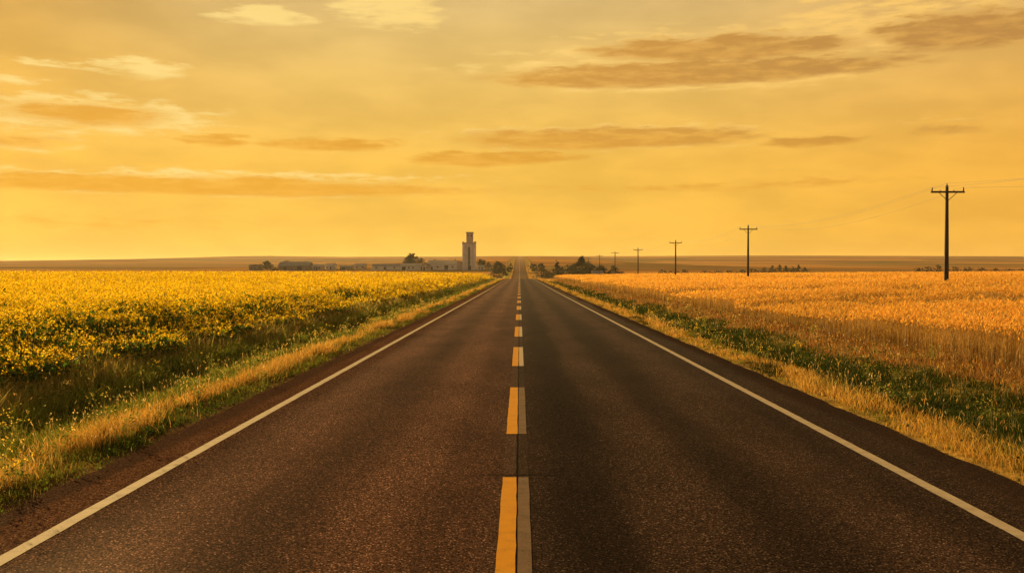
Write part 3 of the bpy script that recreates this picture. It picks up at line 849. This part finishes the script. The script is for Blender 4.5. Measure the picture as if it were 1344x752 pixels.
def house(name, u, d, w, dp, hw, rise, wall, roof, lbl, cat, along='x', doors=(), wins=(), rz=0.0, chimney=False):
    x = px(u, d); g = tz(x, d)
    e = empty(name, (x, d, g), rz, lbl, cat, 'buildings of the town')
    e.pop('group', None) if hasattr(e, 'pop') else None
    bm = bmesh.new()
    W, D = w / 2, dp / 2
    if along == 'x': prof = [(-D, -.8), (D, -.8), (D, hw), (0, hw + rise), (-D, hw)]; pl = lambda s: [(s * W, a, b) for a, b in prof]
    else: prof = [(-W, -.8), (W, -.8), (W, hw), (0, hw + rise), (-W, hw)]; pl = lambda s: [(a, s * D, b) for a, b in prof]
    r0 = [bm.verts.new(p) for p in pl(-1)]; r1 = [bm.verts.new(p) for p in pl(1)]
    for i in range(5): bm.faces.new((r0[i], r0[(i + 1) % 5], r1[(i + 1) % 5], r1[i]))
    bm.faces.new(r0[::-1]); bm.faces.new(r1)
    part('wall', bm, wall, e)
    bm = bmesh.new(); gable_roof(bm, w, dp, hw + .03, rise, along=along); rf = part('roof', bm, roof, e)
    if chimney:
        bm = bmesh.new(); box(bm, (W * .4, 0, hw + rise * .5), (.8, .8, rise * .5 + 1.2)); part('chimney', bm, MAT_ROOFB, rf)
    for cx, dw, dh in doors:
        bm = bmesh.new(); box(bm, (cx, -D - .03, 0), (dw, .12, dh)); part('door', bm, MAT_RECESS, e)
    for cx, cz, ww, wh in wins:
        bm = bmesh.new(); box(bm, (cx, -D - .02, cz), (ww + .2, .10, wh + .2)); f = part('window', bm, MAT_WALLW, e)
        bm = bmesh.new(); box(bm, (cx, -D - .045, cz + .1), (ww, .10, wh)); part('pane', bm, MAT_GLASS, f)
    return e

S = 690 / F       # metres per photo pixel at the town
house('house', 333, 690, 9 * S * 1.2, 6, 2.2, 1.5, MAT_WALLB, MAT_ROOFB, 'small brown house at the far left end of the town', 'house', doors=((1.2, 1, 2.0),), wins=((-1.3, .9, 1.2, .9),))
house('barn', 388, 690, 40 * S, 14, 3.0, 2.6, MAT_WALLB, MAT_ROOFG, 'big grey roofed barn right of the round dark tree', 'barn', doors=((4, 3.0, 2.4), (-6, 2.4, 2.4)), wins=((8.5, 1.0, 1.4, .8),))
house('shed', 376, 712, 14 * S, 9, 4.6, 1.6, MAT_WALLT, MAT_ROOFB, 'tall tan shed whose brown roof shows behind the left of the big grey barn', 'shed', along='y')
house('shed', 402, 705, 9 * S, 10, 4.6, 1.0, MAT_WALLB, MAT_ROOFB, 'dark tall shed at the right end of the big grey barn', 'shed', along='y')
house('house', 417, 695, 14 * S, 8, 2.3, 1.5, MAT_WALLT, MAT_ROOFP, 'pale roofed cottage just right of the big grey barn', 'house', wins=((-1.5, .9, 1.2, .9), (1.6, .9, 1.2, .9)), doors=((0, 1, 2),))
house('house', 434, 705, 13 * S, 8, 2.6, 1.7, MAT_WALLW, MAT_ROOFP, 'pale hip roofed house right of the pale roofed cottage', 'house', doors=((.5, 1, 2.0),), wins=((-2, .9, 1.2, .9),))
house('shed', 455, 700, 16 * S, 7, 1.9, .9, MAT_WALLB, MAT_ROOFG, 'low dark shed in the gap between the cottages and the long sheds', 'shed', doors=((-1.5, 2, 1.7),))
house('house', 473, 725, 15 * S, 8, 2.3, 1.5, MAT_WALLT, MAT_ROOFP, 'tan house with a pale roof left of the long low sheds', 'house', wins=((-2, .9, 1.2, .9), (2, .9, 1.2, .9)))
house('long_shed', 508, 692, 37 * S, 9, 2.7, 1.4, MAT_WALLW, MAT_ROOFG, 'long low shed with a grey roof, leftmost of the two long sheds', 'shed', doors=((-1, 1.6, 2.2),), wins=((-7, 1.0, 1.2, .8), (5.5, 1.0, 1.2, .8)))
house('long_shed', 543, 688, 33 * S, 9, 2.8, 1.6, MAT_WALLW, MAT_ROOFP, 'long pale shed in front of the tall round tree', 'shed', doors=((6, 1.6, 2.2), (-6.5, 2.6, 2.3)), wins=((0, 1.0, 1.2, .9), (-3, 1.0, 1.2, .9)))
house('house', 559, 684, 9 * S, 8, 2.9, 2.0, MAT_WALLT, MAT_ROOFB, 'gable fronted house between the long pale shed and the warehouse', 'house', along='y', doors=((-.8, 1.1, 2.1),), wins=((1.1, 1.0, 1.0, 1.0),))
house('warehouse', 582, 695, 38 * S, 14, 4.0, 2.4, MAT_WALLW, MAT_ROOFP, 'large pale warehouse with a pale roof just left of the grain elevator', 'warehouse', doors=((2.5, 2.6, 3.0), (-7.5, 1.2, 2.1)), wins=((-3.5, 1.3, 1.2, .9), (6.8, 1.3, 1.2, .9)))
house('house', 631, 688, 8 * S, 5, 2.0, 1.1, MAT_WALLW, MAT_ROOFP, 'tiny white cottage just right of the grain elevator', 'house', doors=((1, .9, 1.8),), wins=((-.9, .8, .8, .8),))
house('house', 784, 462, 4.6, 5, 2.1, 1.1, MAT_WALLW, MAT_ROOFG, 'small grey house at the foot of the broad peaked tree', 'house', doors=((1.1, .9, 1.9),), wins=((-.9, .8, .9, .8),))
house('shed', 811, 458, 3.2, 4, 1.9, .9, MAT_WALLB, MAT_ROOFB, 'brown shed at the foot of the small dark tree, near the posts', 'shed', doors=((.2, 1.3, 1.6),))

def elevator():
    d = 690; u = 615.8; x = px(u, d); g = tz(x, d)
    e = empty('grain_elevator', (x, d, g), R(2), 'tall grey concrete grain elevator with a narrow brown headhouse on top', 'grain elevator')
    Hb = 19.4; Wd = 9.6
    bm = bmesh.new()
    # four bins side by side, bulging front and back
    n = 4; r = Wd / n / 2
    outline = []
    for i in range(n):
        cx = -Wd / 2 + r + 2 * r * i
        for k in range(9):
            a = math.pi + math.pi * k / 8
            outline.append((cx + r * .97 * math.cos(a), -3.4 + r * .62 * math.sin(a)))
    for i in range(n)[::-1]:
        cx = -Wd / 2 + r + 2 * r * i
        for k in range(9):
            a = math.pi * k / 8
            outline.append((cx + r * .97 * math.cos(a), 3.4 + r * .62 * math.sin(a)))
    b0 = [bm.verts.new((a, b, -.8)) for a, b in outline]; b1 = [bm.verts.new((a, b, Hb - 1.6)) for a, b in outline]
    m = len(outline)
    for i in range(m): bm.faces.new((b0[i], b0[(i + 1) % m], b1[(i + 1) % m], b1[i]))
    bm.faces.new(b1); bm.faces.new(b0[::-1])
    part('bin_block', bm, MAT_CONC, e)
    bm = bmesh.new(); box(bm, (0, 0, Hb - 1.6), (Wd + .1, 8.5, 1.1)); part('cornice', bm, MAT_CONC2, e)
    for sx in (-1, 1):
        bm = bmesh.new(); box(bm, (sx * (Wd / 2 - .7), 0, Hb - .5), (1.3, 8.2, .45 + (.3 if sx > 0 else 0)))
        part('parapet', bm, MAT_CONC2, e)
    bm = bmesh.new(); box(bm, (.45, 0, Hb - .5), (4.7, 6.4, 6.6)); hd = part('headhouse', bm, MAT_CONC2, e)
    bm = bmesh.new(); box(bm, (.45, 0, Hb + 6.1), (5.3, 7.0, .55)); part('roof', bm, MAT_ROOFB, hd)
    for cx in (-.8, 1.6):
        bm = bmesh.new(); box(bm, (cx, -3.22, Hb + 3.6), (.8, .1, 1.1)); part('window', bm, MAT_GLASS, hd)
    bm = bmesh.new(); box(bm, (.0, -4.52, 3.4), (1.15, .9, 12.4)); part('leg_shaft', bm, MAT_RECESS, e)
    for cx in (-1.15, 1.1):
        bm = bmesh.new(); box(bm, (cx, -4.4, 0.0), (.34, .9, Hb - 2.2)); part('pilaster', bm, MAT_CONC, e)
    bm = bmesh.new(); box(bm, (.45, -4.62, 0), (2.0, .7, 3.2)); part('door', bm, MAT_RECESS, e)
    # lower annex on the left
    bm = bmesh.new(); box(bm, (-6.6, .6, -.8), (3.4, 6, 6.6)); an = part('annex', bm, MAT_CONC2, e)
    bm = bmesh.new(); box(bm, (-6.6, .6, 5.8), (3.7, 6.4, .3)); part('roof', bm, MAT_ROOFB, an)
elevator()

# roadside marker posts where the road comes out of the dip
def marker(name, x, y, h, lbl, panel):
    e = empty(name, (x, y, tz(x, y)), 0, lbl, 'road sign' if panel else 'marker post')
    bm = bmesh.new(); box(bm, (0, 0, -.3), (.12, .10, h + .3)); part('post', bm, MAT_WALLW, e)
    bm = bmesh.new()
    if panel: box(bm, (0, -.08, h - .85), (1.1, .05, .9))
    else: box(bm, (0, -.065, h - .22), (.16, .02, .18))
    part('panel' if panel else 'reflector', bm, MAT_WALLW if panel else MAT_ROOFB, e)
marker('road_sign', 6.2, 640, 2.7, 'small pale road sign at the right side of the distant road', True)
marker('marker_post', 5.3, 252, .75, 'short white marker post at the right road edge on the crest', False)
marker('marker_post', -4.9, 250, .7, 'short white marker post at the left road edge on the crest', False)

# ------------------------------------------------------------------ haze
def haze():
    bm = bmesh.new(); box(bm, (0, 3900, -4.0), (12600, 8900, 66.0))
    m, nt, out = new_mat('haze'); N = NT(nt)
    v = N.n('ShaderNodeVolumePrincipled')
    v.inputs['Color'].default_value = (.95, .90, .82, 1)
    v.inputs['Density'].default_value = HAZE
    v.inputs['Anisotropy'].default_value = .35
    nt.links.new(v.outputs[0], out.inputs['Volume'])
    o = part('haze', bm, m)
    tag(o, 'warm evening haze over the plain', 'haze', kind='stuff')
HAZE = .000048
haze()

# ------------------------------------------------------------------ sky, sun
EXPO = 1.25
SUN_AZ, SUN_EL = R(-33.5), R(12.5)      # azimuth from +Y towards +X
sd = Vector((math.sin(SUN_AZ) * math.cos(SUN_EL), math.cos(SUN_AZ) * math.cos(SUN_EL), math.sin(SUN_EL)))
sun = bpy.data.lights.new('sun', 'SUN'); sun.energy = 5.0; sun.angle = R(.6); sun.color = (1.0, .66, .23)
so = bpy.data.objects.new('sun', sun); COL.objects.link(so); so.rotation_euler = sd.to_track_quat('Z', 'Y').to_euler()
so.location = (-40, 40, 40)

world = bpy.data.worlds.new('World'); scene.world = world; world.use_nodes = True
wt = world.node_tree; wt.nodes.clear(); N = NT(wt)
wout = N.n('ShaderNodeOutputWorld'); bg = N.n('ShaderNodeBackground'); wt.links.new(bg.outputs[0], wout.inputs[0])
sky = N.n('ShaderNodeTexSky'); sky.sky_type = 'NISHITA'; sky.sun_disc = False
sky.sun_elevation = SUN_EL; sky.sun_rotation = SUN_AZ; sky.dust_density = 4.0; sky.air_density = 1.3; sky.ozone_density = 1.0
gen = N.n('ShaderNodeTexCoord').outputs['Generated']
nv = N.n('ShaderNodeVectorMath', operation='NORMALIZE'); wt.links.new(gen, nv.inputs[0])
sp = N.n('ShaderNodeSeparateXYZ'); wt.links.new(nv.outputs[0], sp.inputs[0])
AZ = N.m('MULTIPLY', N.m('ARCTAN2', sp.outputs[0], sp.outputs[1]), 180 / math.pi)
EL = N.m('MULTIPLY', N.m('ARCSINE', sp.outputs[2]), 180 / math.pi)

def ramp(fac, stops, interp='LINEAR'):
    nd = N.n('ShaderNodeValToRGB'); cr = nd.color_ramp; cr.interpolation = interp
    while len(cr.elements) > 1: cr.elements.remove(cr.elements[-1])
    for i, (p, c) in enumerate(stops):
        el = cr.elements[0] if i == 0 else cr.elements.new(p)
        el.position = p; el.color = tuple(c) + (1,)
    N.put(nd.inputs[0], fac)
    return nd.outputs[0]

# dusty golden air: horizon gold fading to a paler grey-gold higher up
elf = N.m('DIVIDE', EL, 60.0, clamp=True)
air = ramp(elf, [(0.0, (.97, .515, .058)), (.03, (.975, .54, .066)), (.10, (.95, .54, .080)), (.18, (.86, .54, .135)), (.27, (.74, .52, .21)), (.42, (.36, .22, .085)), (.6, (.20, .14, .075)), (1.0, (.13, .11, .085))])
azs = N.m('ABSOLUTE', N.m('SUBTRACT', AZ, -6.0))
side = N.ss(azs, 40, 120, 1.0, .95)
right = N.ss(AZ, -5, 40, 0.0, 1.0)
vm = N.n('ShaderNodeVectorMath', operation='SCALE'); wt.links.new(air, vm.inputs[0]); N.put(vm.inputs['Scale'], side)
air2 = N.mix(N.m('MULTIPLY', right, .75), vm.outputs[0], N.mix(1.0, vm.outputs[0], (.97, .77, .66), 'MULTIPLY'))
lowleft = N.m('MULTIPLY', N.ss(AZ, -16, -30), N.ss(EL, 2, 14))
air2 = N.mix(N.m('MULTIPLY', lowleft, .6), air2, N.mix(1.0, air2, (1.02, .92, .55), 'MULTIPLY'))
skyt = N.n('ShaderNodeVectorMath', operation='SCALE'); wt.links.new(sky.outputs[0], skyt.inputs[0]); skyt.inputs['Scale'].default_value = .10
nis = N.mix(1.0, skyt.outputs[0], (1.0, .62, .26), 'MULTIPLY')
anti = N.ss(N.m('ABSOLUTE', AZ), 55, 130)
low = N.ss(EL, 45, 5)
air2 = N.mix(N.m('MULTIPLY', anti, low), air2, (.70, .52, .36))
corner = N.m('MULTIPLY', N.ss(AZ, -8, -30), N.ss(EL, 5, 17))
air2 = N.mix(corner, air2, N.mix(1.0, air2, (.74, .67, .58), 'MULTIPLY'))
basec = N.mix(.015, air2, nis)

# clouds, each given by its bearing, height above the horizon and size in degrees
grp = bpy.data.node_groups.new('cloud_bank', 'ShaderNodeTree')
for nm in ('az', 'el', 'a0', 'e0', 'w', 'h', 'tilt', 'amp'):
    grp.interface.new_socket(nm, in_out='INPUT', socket_type='NodeSocketFloat')
grp.interface.new_socket('d', in_out='OUTPUT', socket_type='NodeSocketFloat')
G = NT(grp); gi = G.n('NodeGroupInput'); go = G.n('NodeGroupOutput')
I = {s.name: s for s in gi.outputs if s.name}
da = G.m('SUBTRACT', I['az'], I['a0']); de = G.m('SUBTRACT', G.m('SUBTRACT', I['el'], I['e0']), G.m('MULTIPLY', da, I['tilt']))
qa = G.m('POWER', G.m('ABSOLUTE', G.m('DIVIDE', da, I['w'])), 2.4); qe = G.m('POWER', G.m('ABSOLUTE', G.m('DIVIDE', de, I['h'])), 2.0)
grp.links.new(G.m('MULTIPLY', G.m('SUBTRACT', 1.0, G.m('ADD', qa, qe)), I['amp']), go.inputs[0])

cv = N.n('ShaderNodeCombineXYZ'); wt.links.new(AZ, cv.inputs[0]); wt.links.new(EL, cv.inputs[1])
def cnoise(sx, sy, detail, loc, rough=.55):
    return N.noise(N.mapping(cv.outputs[0], (sx, sy, 1), loc), 1.0, detail, rough)
w1 = cnoise(.22, .9, 5, (3, 1, 0)); w2 = cnoise(.45, 2.3, 5, (9, 4, 2), .6); w3 = cnoise(.16, .5, 3, (1, 7, 5)); w4 = cnoise(.9, 5.0, 4, (5, 2, 8), .6)
azw = N.m('ADD', AZ, N.m('MULTIPLY', N.m('SUBTRACT', w1, .5), 3.0))
elw = N.m('ADD', EL, N.m('ADD', N.m('MULTIPLY', N.m('SUBTRACT', w1, .5), .8), N.m('MULTIPLY', N.m('SUBTRACT', w2, .5), .55)))

def sky_pos(u, v):
    du = (u - 682) / F; dv = (357 - v) / F
    return math.degrees(math.atan(du)), math.degrees(math.atan(dv / math.sqrt(1 + du * du)))
def cloud_field(lst):
    acc = None
    for u, v, hw, hh, tilt, amp in lst:
        a, e = sky_pos(u, v)
        g = N.n('ShaderNodeGroup'); g.node_tree = grp
        k = math.cos(math.radians(a)) ** 2
        N.put(g.inputs['az'], azw); N.put(g.inputs['el'], elw)
        for nm, val in (('a0', a), ('e0', e), ('w', math.degrees((1.22 if v > 120 else 1.08) * hw / F) * k), ('h', math.degrees((1.28 if v > 120 else 1.08) * hh / F)), ('tilt', tilt), ('amp', amp)):
            g.inputs[nm].default_value = val
        acc = g.outputs[0] if acc is None else N.m('MAXIMUM', acc, g.outputs[0])
    return acc
dark = [(945, 66, 185, 19, 0.0, 1.0), (915, 98, 300, 17, .01, 1.0), (1255, 43, 130, 25, -.01, 1.0), (800, 183, 190, 12, 0, .9), (1062, 187, 60, 7, 0, .8), (655, 208, 110, 9, .02, .9),
        (255, 244, 370, 11, 0, .95), (110, 150, 110, 13, 0, .8), (275, 185, 55, 6, 0, .7), (430, 190, 85, 8, 0, .75), (15, 184, 75, 9, 0, .55), (930, 245, 230, 6, .01, .35), (1245, 171, 55, 9, 0, .45), (110, 292, 200, 9, 0, .22)]
bright = [(185, 90, 75, 14, .01, 1.0), (75, 85, 80, 6, -.05, .8), (355, 22, 85, 15, .01, 1.0), (510, 12, 85, 32, -.1, 1.0), (25, 107, 50, 9, 0, .6), (110, 150, 190, 24, 0, .9), (20, 184, 110, 15, 0, .6), (700, 92, 140, 26, 0, .55),
          (930, 74, 270, 38, 0, .8), (1180, 35, 200, 48, 0, .75), (1080, 25, 90, 24, 0, .65), (800, 181, 230, 18, 0, .7), (270, 240, 390, 17, 0, .75), (1245, 168, 80, 16, 0, .4), (915, 112, 240, 12, 0, .8)]
Dd = N.m('SUBTRACT', N.m('SUBTRACT', cloud_field(dark), N.m('MULTIPLY', N.ss(w2, .25, .75), .42)), N.m('MULTIPLY', N.ss(w4, .25, .75), .18))
Db = N.m('SUBTRACT', N.m('SUBTRACT', cloud_field(bright), N.m('MULTIPLY', N.ss(w2, .22, .78), .80)), N.m('MULTIPLY', N.ss(w4, .22, .78), .28))
sunw = N.ss(AZ, 25, -25)
bcol = N.mix(sunw, (1.0, .60, .15), (1.0, .73, .25))
mb = N.m('MULTIPLY', N.ss(Db, -.3, .42), .85)
dk_hi = N.mix(sunw, (.50, .245, .060), (.78, .37, .05))
dk_lo = N.mix(sunw, (.72, .34, .04), (.83, .38, .022))
dcol = N.mix(N.ss(EL, 4, 11), dk_lo, dk_hi)
dcol = N.mix(N.m('MULTIPLY', N.ss(w2, .40, .68), .45), dcol, N.mix(.5, basec, (1.0, .50, .08)))
mott = N.ss(w3, .3, .7, .87, 1.02)
vm2 = N.n('ShaderNodeVectorMath', operation='SCALE'); wt.links.new(basec, vm2.inputs[0]); N.put(vm2.inputs['Scale'], mott)
basec = vm2.outputs[0]
c1 = N.mix(mb, basec, bcol)
md = N.m('MULTIPLY', N.ss(Dd, -.30, .42), .95)
c2 = N.mix(md, c1, dcol)
wt.links.new(c2, bg.inputs[0]); bg.inputs['Strength'].default_value = 2 ** -EXPO

# ------------------------------------------------------------------ camera and render
cam = bpy.data.cameras.new('camera'); cam.sensor_width = 36; cam.lens = 36 * F / 1344
cam.clip_end = 30000; cam.clip_start = .05
co = bpy.data.objects.new('camera', cam); COL.objects.link(co)
co.location = (0, 0, CAM_H)
co.rotation_euler = (R(90) - math.atan((376 - 357) / F), 0, math.atan((682 - 672) / F))
scene.camera = co
vs = scene.view_settings
vs.view_transform = 'Standard'; vs.look = 'None'; vs.gamma = 1; vs.exposure = EXPO; vs.use_curve_mapping = False
scene.display_settings.display_device = 'sRGB'
scene.cycles.use_denoising = True
scene.cycles.max_bounces = 6; scene.cycles.transmission_bounces = 4; scene.cycles.diffuse_bounces = 3
scene.render.film_transparent = False
